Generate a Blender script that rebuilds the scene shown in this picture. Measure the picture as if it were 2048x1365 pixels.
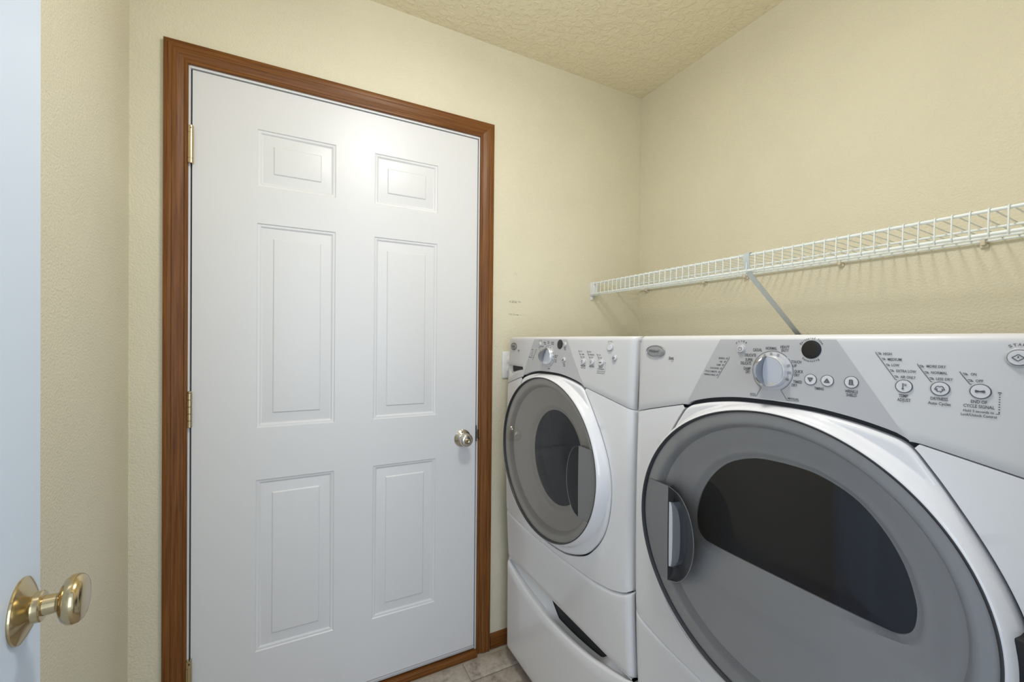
import bpy, bmesh, math, random
from mathutils import Vector, Matrix
for o in list(bpy.data.objects): bpy.data.objects.remove(o)
S = bpy.context.scene
C = S.collection
PI = math.pi
cos, sin, sqrt = math.cos, math.sin, math.sqrt
random.seed(4)

# ------------------------------------------------------------------ room metrics (m)
D = 1.556            # inner face of the wall with the outside door
WR = 1.5013          # inner face of right wall
WL = -0.4157         # inner face of left wall
YF = -0.02           # inner face of the wall the camera's doorway is in
ZC = 2.4404          # ceiling

# ------------------------------------------------------------------ camera
cam = bpy.data.cameras.new('camera'); co = bpy.data.objects.new('camera', cam); C.objects.link(co)
YAW, PIT, ROL, H = .4775, -.0077, .0096, 1.2505
cy_, sy_ = cos(YAW), sin(YAW)
fw = Vector((sy_, cy_, 0)); ri = Vector((cy_, -sy_, 0)); up = Vector((0, 0, 1))
f2 = fw*cos(PIT) + up*sin(PIT); u2 = up*cos(PIT) - fw*sin(PIT)
r2 = ri*cos(ROL) + u2*sin(ROL); u3 = u2*cos(ROL) - ri*sin(ROL)
co.matrix_world = Matrix(((r2.x, u3.x, -f2.x, 0), (r2.y, u3.y, -f2.y, 0), (r2.z, u3.z, -f2.z, H), (0, 0, 0, 1)))
cam.sensor_fit = 'HORIZONTAL'; cam.sensor_width = 36.0
cam.lens = 843.87/2048*36; cam.shift_x = -.0006; cam.shift_y = .00305
cam.clip_start = .01; cam.clip_end = 50
S.camera = co

# ------------------------------------------------------------------ world, lights, exposure
S.view_settings.view_transform = 'Standard'; S.view_settings.look = 'None'
S.view_settings.gamma = 1; S.view_settings.use_curve_mapping = False
S.view_settings.exposure = 0.0
w = bpy.data.worlds.new('world'); S.world = w; w.use_nodes = True
w.node_tree.nodes['Background'].inputs[0].default_value = (.72, .84, 1.0, 1)
w.node_tree.nodes['Background'].inputs[1].default_value = .9
def area(name, loc, rot, shape, sx, sy, power, col):
    l = bpy.data.lights.new(name, 'AREA'); l.shape = shape; l.size = sx
    if shape in ('RECTANGLE', 'ELLIPSE'): l.size_y = sy
    l.energy = power; l.color = col
    o = bpy.data.objects.new(name, l); C.objects.link(o); o.location = loc; o.rotation_euler = rot
    return o
# ceiling lamp of the laundry room (just above the frame)
area('ceiling_lamp_light', (.38, .60, 2.36), (0, 0, 0), 'DISK', .26, .26, 6.8, (1.0, .99, .975))
lg = bpy.data.lights.new('ceiling_lamp_glow', 'POINT'); lg.energy = 8.4; lg.color = (1, .99, .975); lg.shadow_soft_size = .065
lgo = bpy.data.objects.new('ceiling_lamp_glow', lg); C.objects.link(lgo); lgo.location = (.38, .60, 2.25)
# daylight from the hall behind the camera
area('hall_daylight', (.15, -1.7, 1.5), (PI/2, 0, 0), 'RECTANGLE', 1.6, 1.9, 25, (.78, .89, 1.0))

# ------------------------------------------------------------------ materials
MATS = {}
def nt(name):
    m = bpy.data.materials.new(name); m.use_nodes = True
    return m, m.node_tree, m.node_tree.nodes['Principled BSDF']
def pm(name, col, rough=.5, metal=0, coat=0, spec=None):
    m, t, b = nt(name)
    b.inputs['Base Color'].default_value = (*col, 1); b.inputs['Roughness'].default_value = rough
    b.inputs['Metallic'].default_value = metal; b.inputs['Coat Weight'].default_value = coat
    if spec is not None: b.inputs['Specular IOR Level'].default_value = spec
    MATS[name] = m
    return m
def node(t, typ, **kw):
    n = t.nodes.new(typ)
    for k, v in kw.items():
        if k in n.inputs: n.inputs[k].default_value = v
        else: setattr(n, k, v)
    return n
def math_(t, op, a, b=None, clamp=False):
    n = t.nodes.new('ShaderNodeMath'); n.operation = op; n.use_clamp = clamp
    for i, x in enumerate((a, b)):
        if x is None: continue
        if isinstance(x, (int, float)): n.inputs[i].default_value = x
        else: t.links.new(x, n.inputs[i])
    return n.outputs[0]
def bump(t, b, height, strength, dist):
    n = node(t, 'ShaderNodeBump', Strength=strength, Distance=dist)
    t.links.new(height, n.inputs['Height']); t.links.new(n.outputs[0], b.inputs['Normal'])
def mapped(t, scale):
    tc = t.nodes.new('ShaderNodeTexCoord'); mp = t.nodes.new('ShaderNodeMapping')
    mp.inputs['Scale'].default_value = scale; t.links.new(tc.outputs['Object'], mp.inputs['Vector'])
    return mp.outputs[0]
def ramp(t, fac, stops):
    r = t.nodes.new('ShaderNodeValToRGB'); e = r.color_ramp.elements
    e[0].position, e[0].color = stops[0][0], (*stops[0][1], 1)
    e[1].position, e[1].color = stops[-1][0], (*stops[-1][1], 1)
    for p_, c_ in stops[1:-1]:
        x = e.new(p_); x.color = (*c_, 1)
    t.links.new(fac, r.inputs[0])
    return r.outputs[0]

WALLC = (.75, .705, .55)
def wall_mat(name, scuffs=False):
    m, t, b = nt(name)
    b.inputs['Roughness'].default_value = .55; b.inputs['Specular IOR Level'].default_value = .3
    v = mapped(t, (1, 1, 1))
    n1 = node(t, 'ShaderNodeTexNoise', Scale=190.0, Detail=2.0, Roughness=.5); t.links.new(v, n1.inputs['Vector'])
    n2 = node(t, 'ShaderNodeTexNoise', Scale=4.0, Detail=2.0); t.links.new(v, n2.inputs['Vector'])
    c = ramp(t, n2.outputs[0], [(.3, tuple(x*.975 for x in WALLC)), (.7, tuple(min(1, x*1.02) for x in WALLC))])
    if scuffs:
        # hand marks rubbed on the paint beside the door casing
        sx = t.nodes.new('ShaderNodeSeparateXYZ'); t.links.new(v, sx.inputs[0])
        n3 = node(t, 'ShaderNodeTexNoise', Scale=90.0, Detail=3.0); t.links.new(v, n3.inputs['Vector'])
        tot = None
        for (x0, z0, rx, rz, wv) in ((.812, 1.413, .036, .006, .8), (.820, 1.3585, .042, .0035, .55), (.815, 1.527, .010, .007, .5), (.798, 1.362, .02, .003, .4)):
            a = math_(t, 'DIVIDE', math_(t, 'SUBTRACT', sx.outputs[0], x0), rx)
            q = math_(t, 'DIVIDE', math_(t, 'SUBTRACT', sx.outputs[2], z0), rz)
            k = math_(t, 'ADD', math_(t, 'MULTIPLY', a, a), math_(t, 'MULTIPLY', q, q))
            k = math_(t, 'SUBTRACT', 1.0, k, True)
            nz = math_(t, 'MULTIPLY', math_(t, 'SUBTRACT', n3.outputs[0], .40), 5.0, True)
            k = math_(t, 'MULTIPLY', math_(t, 'MULTIPLY', k, nz), wv, True)
            tot = k if tot is None else math_(t, 'MAXIMUM', tot, k)
        mx = t.nodes.new('ShaderNodeMix'); mx.data_type = 'RGBA'
        t.links.new(tot, mx.inputs[0]); t.links.new(c, mx.inputs[6]); mx.inputs[7].default_value = (.10, .09, .075, 1)
        c = mx.outputs[2]
    t.links.new(c, b.inputs['Base Color'])
    bump(t, b, n1.outputs[0], .5, .004)
    MATS[name] = m
    return m
wall_mat('wall_paint'); wall_mat('wall_paint_scuffed', True)
def ceil_mat():
    m, t, b = nt('ceiling_paint'); b.inputs['Roughness'].default_value = .6; b.inputs['Specular IOR Level'].default_value = .3
    b.inputs['Base Color'].default_value = (.86, .78, .57, 1)
    v = mapped(t, (1, 1, 1))
    n1 = node(t, 'ShaderNodeTexNoise', Scale=38.0, Detail=3.0, Roughness=.55, Distortion=.6); t.links.new(v, n1.inputs['Vector'])
    h = ramp(t, n1.outputs[0], [(.44, (0, 0, 0)), (.58, (1, 1, 1))])
    bump(t, b, h, .45, .004)
    MATS['ceiling_paint'] = m
ceil_mat()
def wood(name, scale):
    m, t, b = nt(name); b.inputs['Roughness'].default_value = .40; b.inputs['Specular IOR Level'].default_value = .27
    v = mapped(t, scale)
    n1 = node(t, 'ShaderNodeTexNoise', Scale=1.0, Detail=5.0, Roughness=.6, Distortion=.25); t.links.new(v, n1.inputs['Vector'])
    c = ramp(t, n1.outputs[0], [(.25, (.085, .028, .005)), (.48, (.168, .062, .013)), (.75, (.26, .105, .026))])
    t.links.new(c, b.inputs['Base Color'])
    bump(t, b, n1.outputs[0], .12, .002)
    MATS[name] = m
wood('oak_upright', (230, 230, 5)); wood('oak_level', (5, 230, 230)); wood('oak_level_y', (230, 5, 230))
def tile_mat():
    m, t, b = nt('stone_vinyl'); b.inputs['Roughness'].default_value = .42
    v = mapped(t, (1, 1, 1))
    n1 = node(t, 'ShaderNodeTexNoise', Scale=14.0, Detail=6.0, Roughness=.65, Distortion=.8); t.links.new(v, n1.inputs['Vector'])
    n2 = node(t, 'ShaderNodeTexNoise', Scale=70.0, Detail=3.0); t.links.new(v, n2.inputs['Vector'])
    c = ramp(t, math_(t, 'ADD', math_(t, 'MULTIPLY', n1.outputs[0], .7), math_(t, 'MULTIPLY', n2.outputs[0], .3)),
             [(.34, (.20, .165, .135)), (.45, (.38, .325, .27)), (.58, (.50, .44, .37)), (.70, (.55, .50, .43))])
    t.links.new(c, b.inputs['Base Color']); bump(t, b, n1.outputs[0], .2, .003)
    MATS['stone_vinyl'] = m
tile_mat()
pm('grout', (.42, .37, .30), .8)
def door_mat():
    m, t, b = nt('door_paint'); b.inputs['Base Color'].default_value = (.735, .74, .76, 1); b.inputs['Roughness'].default_value = .36
    v = mapped(t, (220, 220, 14))
    n1 = node(t, 'ShaderNodeTexNoise', Scale=1.0, Detail=2.0); t.links.new(v, n1.inputs['Vector'])
    bump(t, b, n1.outputs[0], .05, .001)
    MATS['door_paint'] = m
door_mat()
pm('jamb_paint', (.80, .81, .83), .4)
pm('hall_door_daylit', (.68, .79, .94), .35)  # white door; blue of the hall daylight is put into its colour
pm('weatherstrip', (.05, .05, .055), .7)
pm('sweep', (.52, .52, .54), .45)
pm('nickel', (.70, .66, .60), .16, 1)
pm('brass_aged', (.62, .52, .34), .26, 1)
pm('brass_polished', (.58, .47, .28), .17, 1)
pm('dark_metal', (.03, .022, .018), .5, .4)
pm('white_plastic', (.82, .83, .85), .35)
pm('clip_plastic', (.72, .66, .52), .45)
pm('wire_vinyl', (.80, .86, .86), .33)
pm('brace_steel', (.56, .62, .65), .35, .15)
pm('enamel', (.82, .82, .835), .22, 0, .3)
pm('panel_plastic', (.675, .675, .682), .34)
pm('silver_print', (.53, .53, .545), .38, .1)
pm('ring_plastic', (.80, .80, .825), .13, 0, .5)
pm('gasket', (.035, .035, .04), .45)
pm('dish_plastic', (.80, .78, .765), .32)
pm('dish_dark', (.20, .20, .205), .30)
pm('handle_plastic', (.20, .20, .205), .38)
pm('pocket', (.20, .21, .235), .30)
pm('pull', (.55, .58, .64), .3)
pm('black', (.012, .012, .014), .55)
pm('display_black', (.012, .012, .014), .18)
pm('chrome', (.46, .46, .475), .2, .95)
pm('chrome_satin', (.72, .73, .76), .32, .55)
pm('knob_face', (.60, .63, .70), .34, .1)
pm('dial_plastic', (.60, .60, .615), .35, .1)
pm('button', (.72, .72, .74), .3)
pm('ink', (.105, .105, .115), .6)
pm('ink_soft', (.30, .30, .31), .6)
pm('badge', (.36, .365, .37), .3, .3)
pm('gap_shade', (.035, .035, .04), .7)  # shade between the panels, put into a dark colour
def glass_mat(name, tint, ior=1.5, rough=.02):
    m = bpy.data.materials.new(name); m.use_nodes = True; t = m.node_tree; t.nodes.clear()
    o = t.nodes.new('ShaderNodeOutputMaterial'); mix = t.nodes.new('ShaderNodeMixShader')
    tr = node(t, 'ShaderNodeBsdfTransparent', Color=(*tint, 1)); gl = node(t, 'ShaderNodeBsdfGlossy', Roughness=rough)
    fr = node(t, 'ShaderNodeFresnel', IOR=ior)
    t.links.new(fr.outputs[0], mix.inputs[0]); t.links.new(tr.outputs[0], mix.inputs[1]); t.links.new(gl.outputs[0], mix.inputs[2])
    t.links.new(mix.outputs[0], o.inputs[0]); MATS[name] = m
glass_mat('smoke_lens', (.93, .93, .935), 1.45)
pm('dark_glass', (.024, .027, .040), .07)

# ------------------------------------------------------------------ mesh helpers
ORG = {}
def link(o, parent, org):
    C.objects.link(o)
    if parent is not None: o.parent = parent
    ORG[o.name] = org
def thing(name, label=None, cat=None, loc=(0, 0, 0), group=None, kind=None):
    o = bpy.data.objects.new(name, None); o.empty_display_size = .05
    o.location = loc; C.objects.link(o); ORG[o.name] = Vector(loc)
    if label: o['label'] = label
    if cat: o['category'] = cat
    if group: o['group'] = group
    if kind: o['kind'] = kind
    return o
def obj(name, vf, mat, parent=None, angle=35, label=None, kind=None):
    """vf = (verts in world metres, faces); mat = name or list with per-face indices in vf[2]"""
    verts, faces = vf[0], vf[1]
    org = ORG[parent.name] if parent is not None else Vector((0, 0, 0))
    me = bpy.data.meshes.new(name)
    me.from_pydata([tuple(Vector(v) - org) for v in verts], [], faces)
    for n in (mat if isinstance(mat, (list, tuple)) else [mat]): me.materials.append(MATS[n])
    if len(vf) > 2: me.polygons.foreach_set('material_index', vf[2])
    bm = bmesh.new(); bm.from_mesh(me)
    bmesh.ops.remove_doubles(bm, verts=bm.verts, dist=1e-6)
    bmesh.ops.recalc_face_normals(bm, faces=bm.faces)
    bm.to_mesh(me); bm.free()
    me.polygons.foreach_set('use_smooth', [True]*len(me.polygons))
    me.set_sharp_from_angle(angle=math.radians(angle))
    me.update()
    o = bpy.data.objects.new(name, me); link(o, parent, org)
    if label: o['label'] = label
    if kind: o['kind'] = kind
    return o
def join(*vfs):
    V, Fc, I = [], [], []
    for vf in vfs:
        k = len(V); V += list(vf[0]); Fc += [tuple(i + k for i in f) for f in vf[1]]
    return V, Fc
def box(x0, x1, y0, y1, z0, z1, bev=0):
    if bev <= 0:
        v = [(x, y, z) for x in (x0, x1) for y in (y0, y1) for z in (z0, z1)]
        return v, [(0, 1, 3, 2), (4, 6, 7, 5), (0, 4, 5, 1), (2, 3, 7, 6), (0, 2, 6, 4), (1, 5, 7, 3)]
    bm = bmesh.new(); bmesh.ops.create_cube(bm, size=1)
    bmesh.ops.scale(bm, vec=(abs(x1-x0), abs(y1-y0), abs(z1-z0)), verts=bm.verts)
    bmesh.ops.translate(bm, vec=((x0+x1)/2, (y0+y1)/2, (z0+z1)/2), verts=bm.verts)
    bmesh.ops.bevel(bm, geom=list(bm.edges), offset=bev, segments=2, profile=.5, affect='EDGES')
    bm.verts.index_update()
    r = [tuple(v.co) for v in bm.verts], [tuple(v.index for v in f.verts) for f in bm.faces]
    bm.free(); return r
def grid(rows, close=False):
    """rows: list of equal-length lists of points"""
    n = len(rows[0]); V = [p for r in rows for p in r]; Fc = []
    for i in range(len(rows)-1):
        for j in range(n if close else n-1):
            k = (j+1) % n
            Fc.append((i*n+j, i*n+k, (i+1)*n+k, (i+1)*n+j))
    return V, Fc
def fan(pts):
    return list(pts), [tuple(range(len(pts)))]
def lathe(prof, origin, axis, n=32, squash=1.0):
    """prof = [(distance along axis, radius)]"""
    a = Vector(axis).normalized(); u = Vector((0, 0, 1)).cross(a)
    u = u.normalized() if u.length > .01 else Vector((1, 0, 0)); v = a.cross(u)
    o = Vector(origin); rows = []
    for (d, r) in prof:
        rows.append([tuple(o + a*d + (u*cos(2*PI*i/n) + v*sin(2*PI*i/n)*squash)*max(r, 1e-5)) for i in range(n)])
    V, Fc = grid(rows, True)
    Fc.append(tuple(range(n))); k = (len(prof)-1)*n; Fc.append(tuple(k+i for i in range(n)))
    return V, Fc
def tube(pts, r, n=8):
    pts = [Vector(p) for p in pts]; rows = []
    prev = None
    for i, p in enumerate(pts):
        d = (pts[min(i+1, len(pts)-1)] - pts[max(i-1, 0)]).normalized()
        if prev is None:
            u = d.orthogonal().normalized()
        else:
            u = (prev - d*prev.dot(d)).normalized()
        prev = u; v = d.cross(u)
        rows.append([tuple(p + (u*cos(2*PI*k/n) + v*sin(2*PI*k/n))*r) for k in range(n)])
    V, Fc = grid(rows, True)
    Fc.append(tuple(range(n))); k = (len(rows)-1)*n; Fc.append(tuple(k+i for i in range(n)))
    return V, Fc
def prism(poly, axis, a0, a1):
    """poly in the two other axes (order x,y,z minus axis), extruded from a0 to a1"""
    def pt(p, a):
        q = list(p); q.insert(axis, a); return tuple(q)
    n = len(poly); V = [pt(p, a0) for p in poly] + [pt(p, a1) for p in poly]
    Fc = [tuple(range(n)), tuple(range(n, 2*n))] + [(i, (i+1) % n, n+(i+1) % n, n+i) for i in range(n)]
    return V, Fc

# ------------------------------------------------------------------ room shell
def struct(name, vf, mat, angle=35):
    return obj(name, vf, mat, None, angle, kind='structure')
DX0, DX1, DZ1 = -.286, .656, 2.058          # rough opening of the outside door
WT = .13
def wall_y(x0, x1, y0, y1, z0, z1): return box(x0, x1, y0, y1, z0, z1)
struct('wall_back', join(box(WL-.1, DX0, D, D+WT, -.03, ZC+.02), box(DX1, WR+.1, D, D+WT, -.03, ZC+.02), box(DX0, DX1, D, D+WT, DZ1, ZC+.02)), 'wall_paint_scuffed')
struct('wall_right', box(WR, WR+.1, YF-.12, D, -.03, ZC+.02), 'wall_paint')
struct('wall_left', box(WL-.1, WL, YF-.12, D, -.03, ZC+.02), 'wall_paint')
OX0, OX1, OZ = -.24, .62, 2.06
struct('wall_front', join(box(WL, OX0, YF-.12, YF, -.03, ZC+.02), box(OX1, WR, YF-.12, YF, -.03, ZC+.02), box(OX0, OX1, YF-.12, YF, OZ, ZC+.02)), 'wall_paint')
struct('ceiling', box(WL-.1, WR+.1, YF-.12, D+WT, ZC, ZC+.1), 'ceiling_paint')
fl = struct('floor', box(WL-.1, WR+.1, -1.2, D+.11, -.05, -.004), 'grout')
# stone-look tiles, grout line at x=.582 and y=1.428
TS = .332
def tile(x0, x1, y0, y1): 
    g = .0022; return box(x0+g, x1-g, y0+g, y1-g, -.004, random.uniform(0, .0004), .0012)
for i in range(-4, 4):
    for j in range(-8, 1):
        x0, y0 = .582+i*TS, 1.428+j*TS
        a, b, c, d = max(x0, WL+.001), min(x0+TS, WR-.001), max(y0, -1.19), min(y0+TS, D-.03 if (x0 > .5 or x0+TS <= .6) else D)
        if b-a > .02 and d-c > .02: obj('tile', tile(a, b, c, d), 'stone_vinyl', fl)

# baseboards
def base_profile(): return [(0, 0), (.012, 0), (.012, .036), (.0105, .040), (.0105, .046), (.0085, .049), (.006, .056), (0, .057)]
struct('baseboard_back', prism([(D-a, b) for a, b in base_profile()], 0, .7115, WR), 'oak_level')
struct('baseboard_left', prism([(WL+a, b) for a, b in base_profile()], 1, YF, D-.0125), 'oak_level_y')
struct('baseboard_right', prism([(WR-a, b) for a, b in base_profile()], 1, YF, D-.0125), 'oak_level_y')

# ------------------------------------------------------------------ outside door (door_1)
d1 = thing('door_1', None, None, (.185, D, 0), kind='structure')
# oak casing, colonial profile: (offset from inner edge, thickness)
CP = [(0, 0), (0, .0085), (.002, .0105), (.007, .0112), (.010, .0092), (.013, .0098), (.022, .0135), (.030, .0160), (.036, .0166), (.0385, .0150), (.042, .0160), (.050, .0168), (.0555, .0160), (.057, .014), (.057, 0)]
ix0, ix1, iz = -.2805, .6505, 2.0575
def casing(path):
    rows = [[tuple(q) for q in r] for r in path]
    V, Fc = grid(rows); n = len(rows[0])
    Fc += [tuple(range(n)), tuple((len(rows)-1)*n+i for i in range(n))]
    return V, Fc
def cl(x, z, sx, sz): return [(x+sx*o, D-h, z+sz*o) for o, h in CP]
obj('door_casing', casing([cl(ix0, 0, -1, 0), cl(ix0, iz, -1, 1)]), 'oak_upright', d1, 25)
obj('door_casing', casing([cl(ix0, iz, -1, 1), cl(ix1, iz, 1, 1)]), 'oak_level', d1, 25)
obj('door_casing', casing([cl(ix1, iz, 1, 1), cl(ix1, 0, 1, 0)]), 'oak_upright', d1, 25)
# white jamb with its stop
def jamb(x0, x1, z1):
    t = .012
    return join(box(x0-t, x0, D-.001, D+WT-.01, 0, z1+t), box(x1, x1+t, D-.001, D+WT-.01, 0, z1+t), box(x0, x1, D-.001, D+WT-.01, z1, z1+t))
jx0, jx1, jz = -.2765, .6465, 2.0505
obj('jamb', jamb(jx0, jx1, jz), 'jamb_paint', d1)
obj('weatherstrip', join(box(jx0, jx0+.0040, D+.010, D+.06, .01, jz), box(jx1-.0036, jx1, D+.010, D+.06, .01, jz), box(jx0, jx1, D+.010, D+.06, jz-.0036, jz)), 'weatherstrip', d1)
# slab with six raised panels
def slab(xs, zs, panels, y, thick, nrm):
    """face in plane y, looking to -nrm; panels as nested rectangles"""
    xc = sorted({xs[0], xs[1], *[p[0] for p in panels], *[p[1] for p in panels]}); zc = sorted({zs[0], zs[1], *[p[2] for p in panels], *[p[3] for p in panels]})
    V, Fc = [], []
    def quad(a, b, c, d):
        k = len(V); V.extend([a, b, c, d]); Fc.append((k, k+1, k+2, k+3))
    for i in range(len(xc)-1):
        for j in range(len(zc)-1):
            mx, mz = (xc[i]+xc[i+1])/2, (zc[j]+zc[j+1])/2
            if any(p[0] < mx < p[1] and p[2] < mz < p[3] for p in panels): continue
            quad((xc[i], y, zc[j]), (xc[i+1], y, zc[j]), (xc[i+1], y, zc[j+1]), (xc[i], y, zc[j+1]))
    steps = [(0, 0), (.0025, .0028), (.005, .0032), (.0085, .0038), (.0125, .0070), (.0150, .0076), (.0445, .0040), (.0480, .0012), (.0500, .0010)]
    for (x0, x1, z0, z1) in panels:
        pr = None
        for (i_, dp) in steps:
            r = [(x0+i_, y+nrm*dp, z0+i_), (x1-i_, y+nrm*dp, z0+i_), (x1-i_, y+nrm*dp, z1-i_), (x0+i_, y+nrm*dp, z1-i_)]
            if pr:
                for k in range(4): quad(pr[k], pr[(k+1) % 4], r[(k+1) % 4], r[k])
            pr = r
        quad(*pr)
    y2 = y+nrm*thick
    X0, X1, Z0, Z1 = xs[0], xs[1], zs[0], zs[1]
    quad((X0, y2, Z0), (X1, y2, Z0), (X1, y2, Z1), (X0, y2, Z1))
    quad((X0, y, Z0), (X0, y2, Z0), (X0, y2, Z1), (X0, y, Z1)); quad((X1, y, Z0), (X1, y2, Z0), (X1, y2, Z1), (X1, y, Z1))
    for zz in (Z0, Z1):
        for a, b in zip(xc[:-1], xc[1:]): quad((a, y, zz), (b, y, zz), (b, y2, zz), (a, y2, zz))
    return V, Fc
PX = [(-.1065, .1235), (.2505, .4810)]; PZ = [(1.7315, 1.9115), (.9660, 1.6155), (.2505, .8000)]
obj('door_slab', slab((-.2720, .6425), (.033, 2.0465), [(a, b, c, d) for a, b in PX for c, d in PZ], D+.002, .044, 1), 'door_paint', d1, 20)
# hinges
def hinge(zc, spring):
    hp = obj('hinge', box(-.2755, -.2725, D-.002, D+.03, zc-.05, zc+.05), 'brass_aged', d1)
    y = D-.0075; x = -.2745
    if spring:
        obj('barrel', lathe([(0, .003), (.0005, .0082), (.012, .0082), (.0125, .0074), (.014, .0074), (.0145, .0084), (.088, .0084), (.0885, .0074), (.0895, .0074), (.090, .0082), (.110, .0080), (.1105, .003)], (x, y, zc-.056), (0, 0, 1), 20), 'brass_aged', hp)
        obj('set_pin', lathe([(0, .0016), (.0105, .0016)], (x, y, zc+.046), (.25, -1, 0), 8), 'dark_metal', hp)
    else:
        for k in range(5):
            obj('knuckle', lathe([(0, .0055), (.0008, .0064), (.0192, .0064), (.020, .0055)], (x, y, zc-.050+k*.0206), (0, 0, 1), 16), 'brass_aged', hp)
        obj('pin_head', lathe([(0, .0045), (.001, .0064), (.003, .006), (.005, .003)], (x, y, zc+.053), (0, 0, 1), 14), 'brass_aged', hp)
hinge(1.822, True); hinge(1.034, False); hinge(.235, True)
# knob
KX, KZ = .587, .868
kn = obj('door_knob', lathe([(0, .0335), (.0025, .0335), (.004, .031), (.009, .0245), (.014, .020), (.016, .0135), (.028, .0120), (.031, .017), (.035, .0225), (.041, .0255), (.048, .0255), (.054, .0225), (.057, .018), (.0575, .011), (.0565, .0105)], (KX, D+.002, KZ), (0, -1, 0), 36), 'nickel', d1)
obj('lock_button', lathe([(0, .0085), (.004, .0085), (.0055, .007), (.0045, .0045), (.0045, .001)], (KX, D-.0550, KZ), (0, -1, 0), 20), 'brass_aged', kn)
obj('screw', lathe([(0, .0026), (.001, .0026), (.0015, .001)], (KX-.004, D-.0080, KZ+.0235), (0, -1, 0), 10), 'dark_metal', kn)
obj('strike_plate', join(box(.6428, .6465, D-.0035, D+.03, .850, .912), box(.6465, .6530, D-.0105, D-.0085, .862, .898), box(.6530, .6555, D-.0115, D-.0095, .856, .866)), 'dark_metal', d1)
# door bottom sweep, sill
obj('door_sweep', box(-.272, .6425, D-.004, D+.002, .0225, .0325, .001), 'sweep', d1)
obj('threshold', join(box(DX0+.006, DX1-.006, D-.024, D+.10, -.004, .0165, .002), box(DX0+.006, DX1-.006, D+.004, D+.10, .0165, .026)), 'oak_level', d1)

# ------------------------------------------------------------------ hall door standing open at the left (door_2)
ang = math.radians(5.0)
tdir = Vector((-sin(ang), cos(ang), 0)); ndir = Vector((cos(ang), sin(ang), 0))
Kp = Vector((-.277, .684, .936)); edge = Kp + tdir*.056
d2 = thing('door_2', None, None, tuple(edge - tdir*.762 - Vector((0, 0, .936))), kind='structure')
def hall(v):   # local: x along door from hinge, y into thickness, z
    e0 = edge - tdir*.762
    return tuple(Vector((e0.x, e0.y, 0)) + tdir*v[0] - ndir*v[1] + Vector((0, 0, v[2])))
V, Fc = slab((0, .762), (.012, 2.035), [(a, b, c, d) for a, b in ((.115, .325), (.437, .647)) for c, d in ((1.72, 1.90), (.96, 1.605), (.25, .79))], 0, .035, 1)
obj('door_slab', ([hall(v) for v in V], Fc), 'hall_door_daylit', d2, 20)
kn2 = obj('door_knob', lathe([(-.001, .0350), (.0012, .0362), (.0028, .0358), (.0042, .0335), (.0072, .0275), (.0098, .0215), (.0118, .0172), (.0140, .0168), (.0175, .0170), (.0190, .0158), (.0195, .0112), (.0300, .0105), (.0318, .0130), (.0340, .0190), (.0370, .0242), (.0410, .0272), (.0455, .0280), (.0500, .0268), (.0530, .0240), (.0548, .0200), (.0556, .0150), (.0558, .0080)], Kp, ndir, 48), 'brass_polished', d2)
obj('hinge', box(*( lambda a: (a.x-.004, a.x+.004, a.y-.004, a.y+.004, .25, .34))(edge - tdir*.764 + ndir*.004)), 'brass_aged', d2)
# hall door's frame around the opening the camera stands in
struct('trim_1', join(box(OX0-.001, OX0+.012, YF-.121, YF+.001, 0, OZ), box(OX1-.012, OX1+.001, YF-.121, YF+.001, 0, OZ), box(OX0+.012, OX1-.012, YF-.121, YF+.001, OZ-.012, OZ)), 'oak_upright')

# ------------------------------------------------------------------ wall plate behind the washer
op = thing('outlet_plate', 'white outlet cover plate on the yellow wall just behind the washer\'s top left edge', 'outlet', (.79, D, 1.151))
obj('cover_plate', box(.7555, .8255, D-.0065, D, 1.0975, 1.2065, .003), 'white_plastic', op)
for dz in (-.0195, .0195):
    obj('socket', lathe([(0, .0165), (.002, .0165), (.003, .015)], (.7905, D-.006, 1.152+dz), (0, -1, 0), 20), 'white_plastic', op)
obj('screw', lathe([(0, .003), (.001, .003), (.0016, .001)], (.7905, D-.0065, 1.152), (0, -1, 0), 10), 'nickel', op)

# ------------------------------------------------------------------ wire shelf
sh = thing('wire_shelf', 'long white wire shelf with a front lip, fixed to the right wall above the machines', 'shelf', (WR, .77, 1.505))
SX, ZT, ZL, ZB = 1.203, 1.5135, 1.4675, 1.5040
y0s, y1s = YF+.004, D-.012
obj('front_rail', tube([(SX, y0s, ZT), (SX, y1s, ZT)], .0036, 12), 'wire_vinyl', sh)
obj('lip_rail', tube([(SX-.002, y0s, ZL), (SX-.002, y1s, ZL)], .0036, 12), 'wire_vinyl', sh)
obj('back_rod', tube([(WR-.010, y0s, ZB), (WR-.010, y1s, ZB)], .0032, 10), 'wire_vinyl', sh)
obj('middle_rod', tube([(SX+.135, y0s, ZT-.0085), (SX+.135, y1s, ZT-.0085)], .0030, 10), 'wire_vinyl', sh)
obj('middle_rod', tube([(SX+.03, y0s, ZL-.001), (SX+.03, y1s, ZL-.001)], .0026, 10), 'wire_vinyl', sh)
yw = .2801 - .0260*10
first = None
wp = [(WR-.004, 0, ZB+.0045), (SX+.06, 0, ZT+.003), (SX+.004, 0, ZT+.0052), (SX-.004, 0, ZT+.0035), (SX-.0055, 0, ZT-.002), (SX-.0065, 0, ZL+.004), (SX-.0055, 0, ZL-.0028), (SX-.001, 0, ZL-.0048)]
while yw < y1s-.006:
    if yw > y0s:
        if first is None:
            first = obj('wire', tube([(x, yw, z) for x, _, z in wp], .00155, 7), 'wire_vinyl', sh, 60); wy0 = yw
        else:
            c = first.copy(); C.objects.link(c); c.parent = sh; c.location = (0, yw-wy0, 0)
    yw += .02600
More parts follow.
